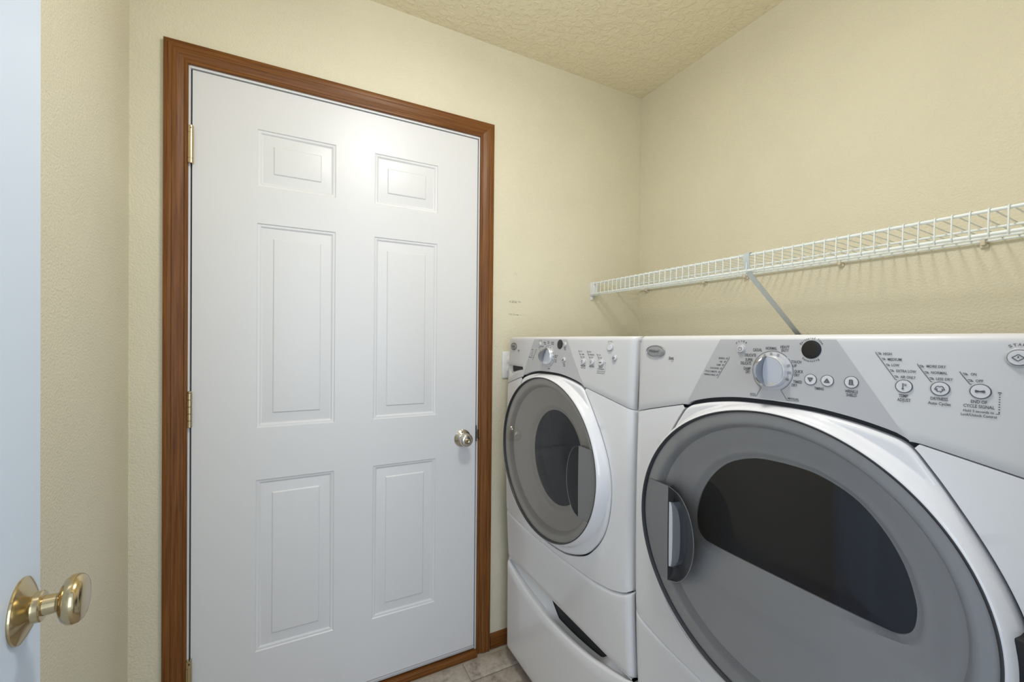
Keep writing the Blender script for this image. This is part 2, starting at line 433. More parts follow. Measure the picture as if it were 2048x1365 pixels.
for yy in (1.4995, 1.1785, 1.0010, .6935, .3890, .12):
    obj('wall_clip', join(box(WR-.0185, WR, yy-.0045, yy+.0045, ZB-.010, ZB+.0075, .002), box(WR-.006, WR, yy-.0075, yy+.0075, ZB-.015, ZB-.006, .0015), lathe([(0, .004), (.004, .004)], (WR-.001, yy, ZB-.0105), (-1, 0, 0), 10)), 'clip_plastic', sh)
eb = obj('end_bracket', join(box(SX-.0035, SX+.034, D-.016, D, ZL-.0075, ZT+.008, .002), box(SX-.0035, SX+.0155, D-.0275, D-.016, ZL-.0075, ZT+.008, .002)), 'white_plastic', sh)
obj('screw_tab', join(box(SX+.0, SX+.014, D-.005, D, ZL-.027, ZL-.007, .0015), lathe([(0, .0045), (.004, .0042), (.005, .002)], (SX+.007, D-.004, ZL-.019), (0, -1, 0), 12)), 'white_plastic', sh)
# diagonal brace: hooks over the front rail, runs down to the wall behind the dryer
def strap(pts, wdt, th):
    rows = []
    for i, p in enumerate(pts):
        p = Vector(p); d = (Vector(pts[min(i+1, len(pts)-1)]) - Vector(pts[max(i-1, 0)])).normalized()
        n = d.cross(Vector((0, 1, 0))).normalized(); y = Vector((0, 1, 0))
        rows.append([tuple(p+y*wdt/2+n*th/2), tuple(p-y*wdt/2+n*th/2), tuple(p-y*wdt/2-n*th/2), tuple(p+y*wdt/2-n*th/2)])
    V, Fc = grid(rows, True); Fc += [(0, 1, 2, 3), tuple(len(V)-4+i for i in range(4))]
    return V, Fc
br = strap([(SX+.010, .800, ZT+.002), (SX+.002, .800, ZT+.0068), (SX-.007, .800, ZT+.004), (SX-.0085, .800, ZT-.004), (SX-.004, .800, ZL+.008), (SX+.012, .800, ZL-.012), (WR-.006, .803, 1.268), (WR-.003, .803, 1.235)], .018, .0024)
obj('support_brace', br, 'brace_steel', sh)

# ------------------------------------------------------------------ laundry machines
MW = .686
ZTOP, ZBOT = 1.2645, .412
def ss(x): x = min(1, max(0, x)); return x*x*(3-2*x)
def F(s, z):
    t = (s-.343)/.343
    return .745 - .013*max(0, 1-((z-.83)/.43)**2) - .030*ss((z-.40)/.34)*(1-min(1, t*t))
def er(s, r=.018):
    e = min(s, MW-s)
    return 0 if e >= r else r - sqrt(max(0, r*r-(r-e)**2))
def interp(pts, x):
    if x <= pts[0][0]: return pts[0][1]
    for (a, b), (c, d) in zip(pts, pts[1:]):
        if x <= c: return b+(d-b)*(x-a)/(c-a)
    return pts[-1][1]
def catmull(pts, n=6):
    out = []
    for i in range(len(pts)-1):
        p0, p1, p2, p3 = pts[max(i-1, 0)], pts[i], pts[i+1], pts[min(i+2, len(pts)-1)]
        for k in range(n):
            t = k/n
            out.append(tuple(.5*((2*p1[j]) + (-p0[j]+p2[j])*t + (2*p0[j]-5*p1[j]+4*p2[j]-p3[j])*t*t + (-p0[j]+3*p1[j]-3*p2[j]+p3[j])*t**3) for j in range(2)))
    out.append(tuple(pts[-1])); return out
EA, EB, ECZ = .266, .2455, .888                 # gray door disc
def ell(th, k): return (.343+EA*k*cos(th), ECZ+EB*k*sin(th))
# outline of the white door body, right half, top centre -> bottom centre
OUT_R = [(0, 1.1465), (.06, 1.1447), (.114, 1.137), (.155, 1.1268), (.170, 1.1205), (.180, 1.112), (.192, 1.095), (.212, 1.064), (.2424, 1.011), (.264, .965), (.278, .922), (.2845, .880), (.2835, .835), (.275, .785), (.258, .7405), (.228, .698), (.183, .6585), (.110, .6285), (.05, .619), (0, .6165)]
OUT_R = catmull(OUT_R, 6)
OUT = [(.343+x, z) for x, z in OUT_R] + [(.343-x, z) for x, z in reversed(OUT_R[1:-1])]
OUT_TH = [(math.atan2((z-ECZ)/EB, (s-.343)/EA), s, z) for s, z in OUT]
def offset_out(g):
    n = len(OUT); res = []
    for i in range(n):
        a, b = OUT[i-1], OUT[(i+1) % n]
        dx, dz = b[0]-a[0], b[1]-a[1]; l = sqrt(dx*dx+dz*dz) or 1
        res.append((OUT[i][0] - dz/l*g, OUT[i][1] + dx/l*g))
    # orientation: right half goes clockwise, so the outward normal is (-dz, dx)
    return res
GAPW = .0065
OUTG = offset_out(.0040)
def seam_side(s):  # lower edge of control panel outside the door arc
    ds = abs(s-.343)
    return 1.0815 + (1.1225-1.0815)*min(1, max(0, (.343-ds)/(.343-.185)))**.92
def arc_z(s):
    ds = abs(s-.343)
    return interp([(x, z+GAPW+.001) for x, z in OUT_R if x <= .1805 and z > 1.05], ds)
CORN = .176
def seam(s): return arc_z(s) if abs(s-.343) <= CORN else min(seam_side(s), arc_z(.343+CORN))

def txt_mesh(s, size_w, size_h):
    cu = bpy.data.curves.new('t', 'FONT'); cu.body = s; cu.resolution_u = 2; cu.offset = .016; cu.align_x = 'LEFT'
    o = bpy.data.objects.new('t', cu); C.objects.link(o)
    dg = bpy.context.evaluated_depsgraph_get(); me = bpy.data.meshes.new_from_object(o.evaluated_get(dg))
    P = [(v.co.x, v.co.y) for v in me.vertices]; Fc = [tuple(p.vertices) for p in me.polygons]
    bpy.data.objects.remove(o); bpy.data.curves.remove(cu); bpy.data.meshes.remove(me)
    x0, x1 = min(p[0] for p in P), max(p[0] for p in P)
    cap = .69
    P = [((x-(x0+x1)/2)/(x1-x0)*size_w, (y-cap/2)/cap*size_h) for x, y in P]
    return P, Fc

DRY_T = [('CASUAL',.3156,1.2391,.0050,.0162),('NORMAL',.3394,1.2422,.0048,.0189),('HEAVY',.3614,1.2449,.0047,.0143),('DUTY',.3617,1.2393,.0047,.0116),('DELICATE',.3030,1.2296,.0050,.0203),('SUPER',.3009,1.2213,.0050,.0139),('DELICATE',.2954,1.2151,.0051,.0198),('DAMP',.2981,1.2058,.0051,.0129),('DRY',.3002,1.2000,.0051,.0089),('TOUCH',.3796,1.2213,.0045,.0150),('UP',.3778,1.2151,.0046,.0058),('QUICK',.3841,1.2061,.0045,.0134),('DRY',.3817,1.2004,.0045,.0082),('TIMED',.3831,1.1896,.0045,.0134),('DRY',.3787,1.1840,.0045,.0085),('AUTO',.3108,1.1619,.0034,.0104),('MANUAL',.3780,1.1620,.0032,.0169),('TIMING',.4138,1.1822,.0041,.0129),
 ('SENSING',.2460,1.2217,.0031,.0135),('WET',.2451,1.2151,.0031,.0059),('DAMP',.2399,1.2089,.0031,.0089),('COOL DOWN',.2307,1.2023,.0031,.0198),('CYCLE COMPLETE',.2231,1.1955,.0031,.0274),('WRINKLE SHIELD',.2205,1.1891,.0031,.0263),('WRINKLE',.4551,1.1822,.0042,.0154),('SHIELD',.4553,1.1770,.0042,.0125),
 ('HIGH',.4939,1.2377,.0035,.0090),('MEDIUM',.5016,1.2304,.0035,.0144),('LOW',.5027,1.2228,.0035,.0080),('EXTRA LOW',.5138,1.2153,.0034,.0199),('AIR ONLY',.5159,1.2075,.0034,.0153),('TEMP',.5121,1.1826,.0040,.0094),('ADJUST',.5127,1.1772,.0040,.0134),('MORE DRY',.5422,1.2231,.0033,.0177),('NORMAL',.5451,1.2153,.0033,.0148),('LESS DRY',.5500,1.2077,.0032,.0149),('DRYNESS',.5460,1.1826,.0038,.0156),('Auto Cycles',.5462,1.1768,.0036,.0205),('ON',.5746,1.2156,.0031,.0048),('OFF',.5795,1.2080,.0031,.0062),('END OF',.5798,1.1831,.0036,.0132),('CYCLE SIGNAL',.5797,1.1776,.0036,.0251),('Hold 3 seconds to',.5796,1.1717,.0030,.0247),('Lock/Unlock Control',.5797,1.1669,.0030,.0286)]
WAS_T = [('NORMAL',.3139,1.2466,.0038,.0150),('CASUAL',.3165,1.2410,.0038,.0140),('HEAVY',.3370,1.2490,.0037,.0125),('DUTY',.3376,1.2440,.0037,.0115),('WHITEST',.3604,1.2465,.0036,.0165),('WHITES',.3610,1.2412,.0036,.0150),('SANITARY',.3010,1.2330,.0036,.0165),('SOAK',.2900,1.2187,.0038,.0106),('RINSE/SPIN',.2940,1.1910,.0036,.0240),('DRAIN',.2990,1.1852,.0036,.0130),('DELICATES',.3850,1.2067,.0034,.0180),('HAND',.3830,1.2013,.0034,.0105),('QUICK',.3835,1.1933,.0034,.0120),('WASH',.3825,1.1873,.0034,.0110),('SIGNAL',.3476,1.1645,.0030,.0130),('SENSING',.2340,1.2217,.0029,.0150),('WASH',.2360,1.2151,.0028,.0080),('RINSE',.2330,1.2089,.0028,.0080),('SPIN',.2310,1.2023,.0028,.0075),('CYCLE COMPLETE',.2190,1.1955,.0028,.0260),('PRE',.4274,1.1825,.0034,.0085),('WASH',.4279,1.1775,.0034,.0105),('DELAY',.4279,1.2313,.0035,.0090),('START',.4284,1.2261,.0035,.0090),
 ('HOT',.5014,1.2231,.0033,.0070),('WARM',.5090,1.2147,.0033,.0100),('COLD',.5120,1.2071,.0033,.0095),('HIGH',.5375,1.2226,.0033,.0084),('MEDIUM',.5458,1.2147,.0032,.0147),('LOW',.5470,1.2076,.0033,.0082),('ON',.5750,1.2151,.0032,.0048),('OFF',.5795,1.2076,.0031,.0066),('WASH TEMP',.5124,1.1827,.0036,.0205),('Auto Temp',.5128,1.1773,.0028,.0190),('SPIN SPEED',.5468,1.1828,.0036,.0200),('END OF',.5804,1.1831,.0034,.0131),('CYCLE SIGNAL',.5806,1.1777,.0034,.0245),('Hold 3 seconds to',.5803,1.1719,.0026,.0247),('Lock/Unlock Control',.5803,1.1669,.0026,.0280)]

def build_machine(kind, Y0, label):
    dryer = kind == 'clothes_dryer'
    t = thing(kind, label, 'dryer' if dryer else 'washer', (1.1, Y0-.343, ZBOT))
    def pt(s, z, off=0, edge=True): return (F(s, z) + (er(s) if edge else 0) - off, Y0-s, z)
    def fx(s, z, off): return (F(s, z)-off, Y0-s, z)
    def px(x, s, z): return (x, Y0-s, z)
    # ---- cabinet
    obj('cabinet', join(box(.7605, 1.455, Y0-MW+.0005, Y0-.0005, ZBOT+.004, ZTOP-.012, .002)), 'enamel', t)
    zt0 = ZTOP
    obj('top_panel', box(.755, 1.46, Y0-MW, Y0, ZTOP-.0155, ZTOP, .004), 'enamel', t)
    NA = 144
    ths = [math.pi*2*i/NA for i in range(NA)]
    def rectray(th, s0=.012, s1=MW-.012, z0=ZBOT+.012, z1=ZTOP-.02):
        c, s_ = EA*cos(th), EB*sin(th); k = 9
        if c > 1e-9: k = min(k, (s1-.343)/c)
        if c < -1e-9: k = min(k, (s0-.343)/c)
        if s_ > 1e-9: k = min(k, (z1-ECZ)/s_)
        if s_ < -1e-9: k = min(k, (z0-ECZ)/s_)
        return .343+c*k, ECZ+s_*k
    cor = [math.atan2((z-ECZ)/EB, (s-.343)/EA) % (2*PI) for s in (.012, MW-.012) for z in (ZBOT+.012, ZTOP-.02)]
    tt = sorted(set(ths+cor))
    rows = []
    for k in (0, .25, .5, .75, 1):
        r = []
        for th in tt:
            a = ell(th, 1.0); b = rectray(th); s, z = a[0]+(b[0]-a[0])*k, a[1]+(b[1]-a[1])*k
            r.append(px(F(s, z)+er(s)+.012, s, z))
        rows.append(r)
    rows.append([px(.775, *rectray(th)) for th in tt])
    obj('gap_shade_backing', grid(rows, True), 'gap_shade', t)  # dark backing sheet added behind the seams to colour in their shade

    # ---- control panel
    svals = sorted(set([0, .0006, .002, .0045, .008, .013, .018, MW-.018, MW-.013, MW-.008, MW-.0045, MW-.002, MW-.0006, MW] + [.018+(.65)*i/72 for i in range(73)] + [.343-CORN, .343+CORN, .343-CORN-.0002, .343+CORN+.0002]))
    R = .011
    def zb(s):
        z = seam(s)+.0008
        if not dryer:
            if s < .162: return 1.1585
            if s < .178: return 1.1585 + (z-1.1585)*((s-.162)/.016)**.8
        return z
    if not dryer: svals = sorted(set(svals + [.162, .1625, .164, .166, .169, .172, .175, .178]))
    cols = []
    for s in svals:
        b = zb(s); z1 = ZTOP+.0005
        zs = [b+.0008*0, b+.0004, b+.0014] + [b+.0014+(z1-R-b-.0014)*i/10 for i in range(1, 11)] + [z1-R+R*sin(a*PI/12) for a in range(1, 7)]
        col = [(F(s, b)+er(s)+.012, Y0-s, b)]
        for i, z in enumerate(zs):
            e = 0
            if z > z1-R: q = (z-(z1-R))/R; e = R-R*sqrt(max(0, 1-q*q))
            if i == 0: e = .0014
            if i == 1: e = .0006
            col.append((F(s, min(z, z1))+er(s)+e, Y0-s, z))
        col.append((.775, Y0-s, z1))
        cols.append(col)
    obj('control_panel', grid(cols), 'panel_plastic', t, 50)
    if not dryer:   # detergent dispenser drawer with scooped pull
        cols = []
        for i in range(61):
            s = .176*i/60; col = []; b = seam(s)+.0012; zr = max(b+.012, min(1.0995+.0, 9)) + .022*ss((s-.02)/.14)*0 + .012*ss(s/.12)
            top = 1.1572 - .004*ss(s/.17)
            zr = min(zr, top-.002)
            right = ss((.174-s)/.022)
            for j in range(29):
                z = b+(top-b)*j/28
                dep = .022*ss((z-zr)/max(.004, (top-zr)*.9))*right*ss((s-.004)/.05) if z > zr else 0
                col.append((F(s, z)+er(s)+dep + (.0012 if j == 0 else 0), Y0-s, z))
            col.append((F(s, top)+er(s)+.05, Y0-s, top+.0008))
            cols.append(col)
        obj('dispenser_drawer', grid(cols), 'panel_plastic', t, 50)
        obj('dispenser_slot_shade', prism([(F(.08, 1.155)+.0185, Y0-.080), (F(.163, 1.155)+.0105, Y0-.163), (.76, Y0-.163), (.76, Y0-.080)], 2, 1.1522, 1.1575), 'black', t)  # added black block, its colour stands for the shade under the lip

    # ---- silver trapezoid print
    cols = []
    for i in range(41):
        k = i/40; col = []
        s_t = .2405+(.4335-.2405)*k; s_b = .1665+(.5145-.1665)*k
        zt = ZTOP-.0075
        for j in range(17):
            q = j/16; zz0 = seam(s_b)+.003
            s = s_b+(s_t-s_b)*q; z = zz0+(zt-zz0)*q
            z = max(z, seam(s)+.0026)
            e = 0; z1 = ZTOP+.0005
            if z > z1-R: q2 = (z-(z1-R))/R; e = R-R*sqrt(max(0, 1-q2*q2))
            col.append((F(s, z)+e-.0004, Y0-s, z))
        cols.append(col)
    obj('silver_panel', grid(cols), 'silver_print', t, 60)

    # ---- lettering and printed lines
    TV, TF = [], []
    def stamp(P, Fc, off=.0008):
        k = len(TV); TV.extend(fx(s, z, off) for s, z in P); TF.extend(tuple(i+k for i in f) for f in Fc)
    def word(s_, sc, zc, h, wd, rot=0):
        P, Fc = txt_mesh(s_, wd, h)
        stamp([(sc+x*cos(rot)-y*sin(rot), zc+x*sin(rot)+y*cos(rot)) for x, y in P], Fc)
    def arcword(s_, sc, zc, rad, a0, a1, h, wd, inward=False):
        for i, ch in enumerate(s_):
            if ch == ' ': continue
            a = a0+(a1-a0)*i/max(1, len(s_)-1)
            word(ch, sc+rad*cos(a), zc+rad*sin(a), h, wd*(.45 if ch in 'iIlt' else 1), a-PI/2 if not inward else a+PI/2)
    def line(pts, wd=.0007):
        for a, b in zip(pts, pts[1:]):
            n = max(1, int(sqrt((a[0]-b[0])**2+(a[1]-b[1])**2)/.006)); dx, dz = b[0]-a[0], b[1]-a[1]; l = sqrt(dx*dx+dz*dz) or 1
            nx, nz = -dz/l*wd/2, dx/l*wd/2
            for i in range(n):
                p = (a[0]+dx*i/n, a[1]+dz*i/n); q = (a[0]+dx*(i+1)/n, a[1]+dz*(i+1)/n)
                stamp([(p[0]+nx, p[1]+nz), (q[0]+nx, q[1]+nz), (q[0]-nx, q[1]-nz), (p[0]-nx, p[1]-nz)], [(0, 1, 2, 3)])
    def circ(sc, zc, r, a0, a1, wd=.0007, n=40):
        line([(sc+r*cos(a0+(a1-a0)*i/n), zc+r*sin(a0+(a1-a0)*i/n)) for i in range(n+1)], wd)
    for it in (DRY_T if dryer else WAS_T): word(it[0], it[1], it[2], it[3], it[4])
    word('duet', .1165, 1.2175, .0055, .0150); line([(.108, 1.2128), (.1165, 1.2142), (.125, 1.2134)], .0009); word('HT', .120, 1.2095, .0022, .0045)
    def tick(s, z, m=1): line([(s-.0022*m, z+.0012), (s+.0006*m, z+.0012), (s+.0018*m, z-.0010)], .0008); line([(s-.0012*m, z-.0006), (s+.0024*m, z-.0006)], .0008)
    line([(.261, 1.225), (.2626, 1.2237), (.2381, 1.1835)])
    for s, z in ((.2573, 1.2215), (.2534, 1.2152), (.2496, 1.2088), (.2459, 1.2022), (.2419, 1.1955), (.2381, 1.1894)): tick(s, z, -1)
    arcword('POWER', .2851, 1.2401, .0142, math.radians(132), math.radians(50), .0030, .0026)
    KC = (.3421, 1.2040)
    if dryer:
        arcword('Estimated Time', .4007, 1.2415, .0178, math.radians(150), math.radians(32), .0030, .0021)
        arcword('Remaining', .4007, 1.2415, .0178, math.radians(-128), math.radians(-55), .0030, .0022, True)
        circ(*KC, .0338, math.radians(238), math.radians(46)); circ(*KC, .0338, math.radians(41), math.radians(-62))
        line([(.3057, 1.1585), (.3173, 1.1594), (.3250, 1.1752)]); line([(.3580, 1.1740), (.3685, 1.1583), (.3865, 1.1594)])
        L = [[(.4815, 1.2400), (.4812, 1.2390), (.5034, 1.2035), (.5052, 1.2032)], [(.5250, 1.2256), (.5245, 1.2250), (.5378, 1.2038), (.5392, 1.2034)], [(.5635, 1.2182), (.563, 1.2176), (.5719, 1.2037), (.5734, 1.2032)]]
        DS = [(.4853, 1.2377), (.4899, 1.2304), (.4948, 1.2224), (.4994, 1.215), (.5041, 1.2073), (.5286, 1.2226), (.5336, 1.2149), (.5384, 1.2074), (.5677, 1.2152), (.5722, 1.2077)]
    else:
        circ(*KC, .0338, math.radians(225), math.radians(70)); circ(*KC, .0338, math.radians(20), math.radians(-68))
        L = [[(.4894, 1.2255), (.5025, 1.2044), (.504, 1.204)], [(.5247, 1.2255), (.5378, 1.2038), (.5392, 1.2034)], [(.5626, 1.2182), (.5719, 1.2037), (.5734, 1.2032)]]
        DS = [(.4930, 1.2230), (.4985, 1.2147), (.5030, 1.2071), (.5286, 1.2226), (.5336, 1.2149), (.5384, 1.2074), (.5677, 1.2152), (.5722, 1.2077)]
    for l_ in L: line(l_)
    for s, z in DS: tick(s, z)
    for i in range(8): line([(.5957, 1.194-i*.0029), (.5957, 1.1928-i*.0029)], .0011)
    line([(.5942, 1.1955), (.5972, 1.1955)], .0012); line([(.5930, 1.1706), (.5957, 1.1706), (.5957, 1.1725)], .0007)
    arcword('START', .6092, 1.2368, .0150, math.radians(118), math.radians(62), .0030, .0026)
    obj('panel_lettering', (TV, TF), 'ink', t, kind='stuff')
    # icons drawn on the buttons are stamped above them
    # ---- badge
    def disc(sc, zc, rx, rz, h0, h1, n=36, dome=.0):
        rows = []
        for q, hh in ((1, 0), (1, h0), (.94, h1), (.6, h1+dome*.7), (.25, h1+dome)):
            rows.append([fx(sc+rx*q*cos(2*PI*i/n), zc+rz*q*sin(2*PI*i/n), hh) for i in range(n)])
        V, Fc = grid(rows, True); Fc.append(tuple(4*n+i for i in range(n)))
        return V, Fc
    def ringm(sc, zc, rx, rz, wd, h, n=40):
        rows = []
        for q, hh in ((0, 0), (0, h*.7), (wd*.3, h), (wd*.7, h), (wd, h*.5), (wd, 0)):
            rows.append([fx(sc+(rx-q)*cos(2*PI*i/n), zc+(rz-q)*sin(2*PI*i/n), hh) for i in range(n)])
        return grid(rows, True)
    bd = obj('brand_badge', disc(.0640, 1.2300, .0305, .0118, .001, .002, 40, .0012), 'badge', t)
    obj('badge_rim', ringm(.0640, 1.2300, .0330, .0142, .003, .0026), 'chrome', bd)
    P, Fc = txt_mesh('Whirlpool', .036, .0062)
    obj('badge_lettering', ([fx(.0610+x+y*.18, 1.2308+y, .0040) for x, y in P], Fc), 'ink', bd)
    # ---- display
    dp = obj('time_display', disc(.4007, 1.2415, .0140, .0143, .001, .0014), 'display_black', t)
    # ---- buttons
    def iconmesh(lines, sc, zc, h, wd=.0009):
        V, Fc = [], []
        for a, b in lines:
            dx, dz = b[0]-a[0], b[1]-a[1]; l = sqrt(dx*dx+dz*dz) or 1; nx, nz = -dz/l*wd/2, dx/l*wd/2; k = len(V)
            V += [fx(sc+p[0]+m*nx, zc+p[1]+m*nz, h) for p, m in ((a, 1), (b, 1), (b, -1), (a, -1))]; Fc.append((k, k+1, k+2, k+3))
        return V, Fc
    def polyl(p, closed=False): return list(zip(p, p[1:]+(p[:1] if closed else [])))[:len(p) if closed else len(p)-1]
    def cir(r, a0=0, a1=360, n=14): return polyl([(r*cos(math.radians(a0+(a1-a0)*i/n)), r*sin(math.radians(a0+(a1-a0)*i/n))) for i in range(n+1)])
    def fillv(p, n=6):    # filled silhouettes by close horizontal strokes are avoided: thick outline is enough
        return polyl(p, True)
    k_ = .0046
    tri_dn = [(-k_*.8, k_*.6), (k_*.8, k_*.6), (0, -k_*.7)]; tri_up = [(-k_*.8, -k_*.6), (k_*.8, -k_*.6), (0, k_*.7)]
    IC = {'power': cir(.0034, 115, 425) + [((0, .0004), (0, .0036))],
          'down': polyl(tri_dn, True) + polyl([(x*.55, z*.55+.0003) for x, z in tri_dn], True), 'up': polyl(tri_up, True) + polyl([(x*.55, z*.55-.0003) for x, z in tri_up], True),
          'shirt': polyl([(-.0022, -.0035), (-.0018, .0035), (.0018, .0035), (.0022, -.0035)], True) + polyl([(-.0010, -.003), (-.0008, .003)]) + polyl([(.0010, -.003), (.0008, .003)]) + [((.003, -.0042), (.004, -.0034))],
          'temp': [((-.0006, .0036), (-.0006, -.0030)), ((-.0012, .0036), (.0000, .0036)), ((.0006, .0030), (.0030, .0026)), ((.0006, .0012), (.0030, .0010))] + cir(.0011, 0, 360, 8)[:0] + [((-.0018, -.0030), (.0006, -.0030)), ((-.0014, -.0038), (.0002, -.0038))],
          'garment': polyl([(-.0046, -.0012), (-.0030, .0024), (-.0014, .0034), (0, .0022), (.0014, .0034), (.0030, .0024), (.0046, -.0012), (.0030, -.0014), (.0024, .0002), (.0024, -.0032), (-.0024, -.0032), (-.0024, .0002), (-.0030, -.0014)], True) + [((.0006, -.0042), (.0016, -.0046))],
          'bow': polyl([(-.0036, .0013), (-.0036, -.0013), (0, -.0002), (.0036, -.0013), (.0036, .0013), (0, .0002)], True) + [((-.003, 0), (.003, 0)), ((-.0034, .0006), (-.001, .0002)), ((.0034, .0006), (.001, .0002))],
          'start': polyl([(-.0046, 0), (0, .0038), (.0046, 0), (0, -.0038)], True) + [((0, -.0004), (0, .0020))],
          'swirl': cir(.0034, 30, 300) + cir(.0016, 200, 420), 'moon': cir(.0030, 60, 300) + cir(.0024, 70, 290), 'target': cir(.0034) + cir(.0018)}
    def button(sc, zc, r, icon, style):
        if style == 'flat':
            b = obj('button', disc(sc, zc, r*.92, r*.92, .0010, .0016), 'button', t)
            obj('button_ring', ringm(sc, zc, r, r, .0009, .0014), 'ink', b)
        else:
            b = obj('button', disc(sc, zc, r*.86, r*.86, .0030, .0042), 'button', t)
            obj('button_ring', ringm(sc, zc, r*1.12, r*1.12, r*.24, .0022), 'silver_print', b)
        if icon: obj('button_icon', iconmesh(IC[icon], sc, zc, .0050 if style != 'flat' else .0022), 'ink', b)
    button(.2851, 1.2401, .0072, 'power', 'proud')
    if dryer:
        button(.4017, 1.1949, .0087, 'down', 'flat'); button(.4244, 1.1951, .0087, 'up', 'flat'); button(.4547, 1.1954, .0088, 'shirt', 'flat')
        button(.5122, 1.1952, .0088, 'temp', 'flat'); button(.5465, 1.1954, .0089, 'garment', 'flat'); button(.5806, 1.1956, .0089, 'bow', 'flat')
        button(.6092, 1.2368, .0098, 'start', 'proud')
    else:
        button(.4268, 1.2418, .0068, 'moon', 'proud'); button(.4256, 1.1964, .0074, 'up', 'proud')
        button(.5127, 1.1950, .0086, 'moon', 'proud'); button(.5471, 1.1952, .0086, 'swirl', 'proud'); button(.5813, 1.1954, .0088, 'bow', 'proud')
        button(.6100, 1.2362, .0094, None, 'proud'); button(.6259, 1.2088, .0076, 'target', 'proud')
    # ---- cycle knob
    dr = obj('dial_ring', ringm(KC[0], KC[1], .0315, .0315, .006, .0012), 'dial_plastic', t)
    for s, z in ((.311, 1.203), (.3132, 1.2147), (.3182, 1.224), (.3287, 1.231), (.3399, 1.2334), (.3518, 1.2317), (.3672, 1.214), (.3696, 1.2034), (.3686, 1.1917)):
        a = math.atan2(z-KC[1], s-KC[0]); u = (cos(a), sin(a)); v = (-sin(a), cos(a)); rr = .0287
        obj('dial_mark', ([fx(KC[0]+u[0]*(rr+i*.0022)+v[0]*j*.0019, KC[1]+u[1]*(rr+i*.0022)+v[1]*j*.0019, .0017) for i, j in ((-1, -1), (1, -1), (1, 1), (-1, 1))], [(0, 1, 2, 3)]), 'ink_soft', dr)
    KR = .0262
    kb = obj('cycle_knob', disc(KC[0], KC[1], KR, KR, .010, .0125, 48), 'chrome_satin', t)
    rot = 0 if dryer else math.radians(-28)
    sgn = 1
    def fin():
        rows = []
        R_ = KR*.97
        for j in range(25):
            y = R_*(-1+2*j/24)*.995; hx = sqrt(max(0, R_*R_-y*y)); q = 1-(y/R_)**2
            edge_x = -.002 - .0065*q                # bowed cliff of the finger grip
            top = .0125+.0190*q**.6
            row = [(max(edge_x, -hx), y, .0123), (max(edge_x, -hx), y, top), (max(edge_x-.0015, -hx), y, top+.0012*q)]
            for i in range(1, 9):
                f = i/8; x = edge_x-.0015 + (-hx-edge_x+.0015)*f
                row.append((max(x, -hx), y, .0123+(top-.0112)*(1-f**1.7)*1.0 if f < 1 else .0110))
            rows.append(row)
        return rows
    rows = []
    for row in fin():
        r = []
        for (x, y, hh) in row:
            X, Z = x*cos(rot)-y*sin(rot), x*sin(rot)+y*cos(rot)
            p_ = fx(KC[0], KC[1], hh); r.append((p_[0], Y0-(KC[0]+X), KC[1]+Z))
        rows.append(r)
    obj('knob_grip', grid(rows), 'chrome', kb, 40)
    n = 40; ring = []
    for i in range(25):
        y = KR*.93*(-1+2*i/24); hx = sqrt(max(0, (KR*.93)**2-y*y)); q = 1-(y/KR)**2
        ring.append((max(-.002-.0065*q, -hx)+.0004, hx, y))
    rows = []
    for (xa, xb, y) in ring:
        r = []
        for f in (0, .25, .5, .75, 1):
            x = xa+(xb-xa)*f; X, Z = x*cos(rot)-y*sin(rot), x*sin(rot)+y*cos(rot)
            p_ = fx(KC[0], KC[1], .0134); r.append((p_[0], Y0-(KC[0]+X), KC[1]+Z))
        rows.append(r)
    obj('knob_face', grid(rows), 'knob_face', kb, 40)

    # ---- front panel round the door (U shape) and lower panel
    if dryer: LC = [(0, .612), (.012, .604), (.03, .597), (.10, .5845), (.20, .576), (.343, .571), (.486, .576), (.586, .5845), (.656, .597), (.674, .604), (MW, .612)]
    else: LC = [(0, .599), (.03, .5965), (.10, .5955), (.20, .5955), (.343, .5965), (.45, .5975), (.55, .599), (.62, .607), (.66, .619), (.676, .626), (MW, .633)]
    def lc(s): return interp(LC, s)
    thR = math.atan2((arc_z(.343+CORN)-.004-ECZ)/EB, (.343+CORN+.0085-.343)/EA)
    a_start, a_end = thR, -PI-thR       # from right corner clockwise to left corner
    def outer(th):
        c, s_ = EA*cos(th), EB*sin(th); lo, hi = 0.3, 6
        for _ in range(40):
            m = (lo+hi)/2; s, z = .343+c*m, ECZ+s_*m
            ok = 0 <= s <= MW and z >= lc(min(MW, max(0, s)))+.0018 and z <= seam(min(MW, max(0, s)))-.0008
            if ok: lo = m
            else: hi = m
        return .343+c*lo, ECZ+s_*lo
    OG = sorted([(math.atan2((z-ECZ)/EB, (s-.343)/EA), s, z) for s, z in OUTG])
    def inner(th):
        a = (th+PI) % (2*PI) - PI
        for (p, q) in zip(OG, OG[1:]+[(OG[0][0]+2*PI,)+OG[0][1:]]):
            if p[0] <= a <= q[0]:
                f = (a-p[0])/((q[0]-p[0]) or 1); return p[1]+(q[1]-p[1])*f, p[2]+(q[2]-p[2])*f
        p, q = (OG[-1][0]-2*PI,)+OG[-1][1:], OG[0]
        f = (a-p[0])/((q[0]-p[0]) or 1); return p[1]+(q[1]-p[1])*f, p[2]+(q[2]-p[2])*f
    N = 220
    angs = [a_start+(a_end-a_start)*i/N for i in range(N+1)]
    for s, z in ((0, seam(0)-.0012), (MW, seam(MW)-.0012), (0, lc(0)+.0012), (MW, lc(MW)+.0012)):
        a = math.atan2((z-ECZ)/EB, (s-.343)/EA)
        for cand in (a, a-2*PI):
            if a_end < cand < a_start: angs.append(cand)
    angs = sorted(angs, reverse=True)
    rows = []
    TT = [0, .004, .012, .25, .5, .7, .82, .88, .92, .95, .97, .985, .994, .998, 1]
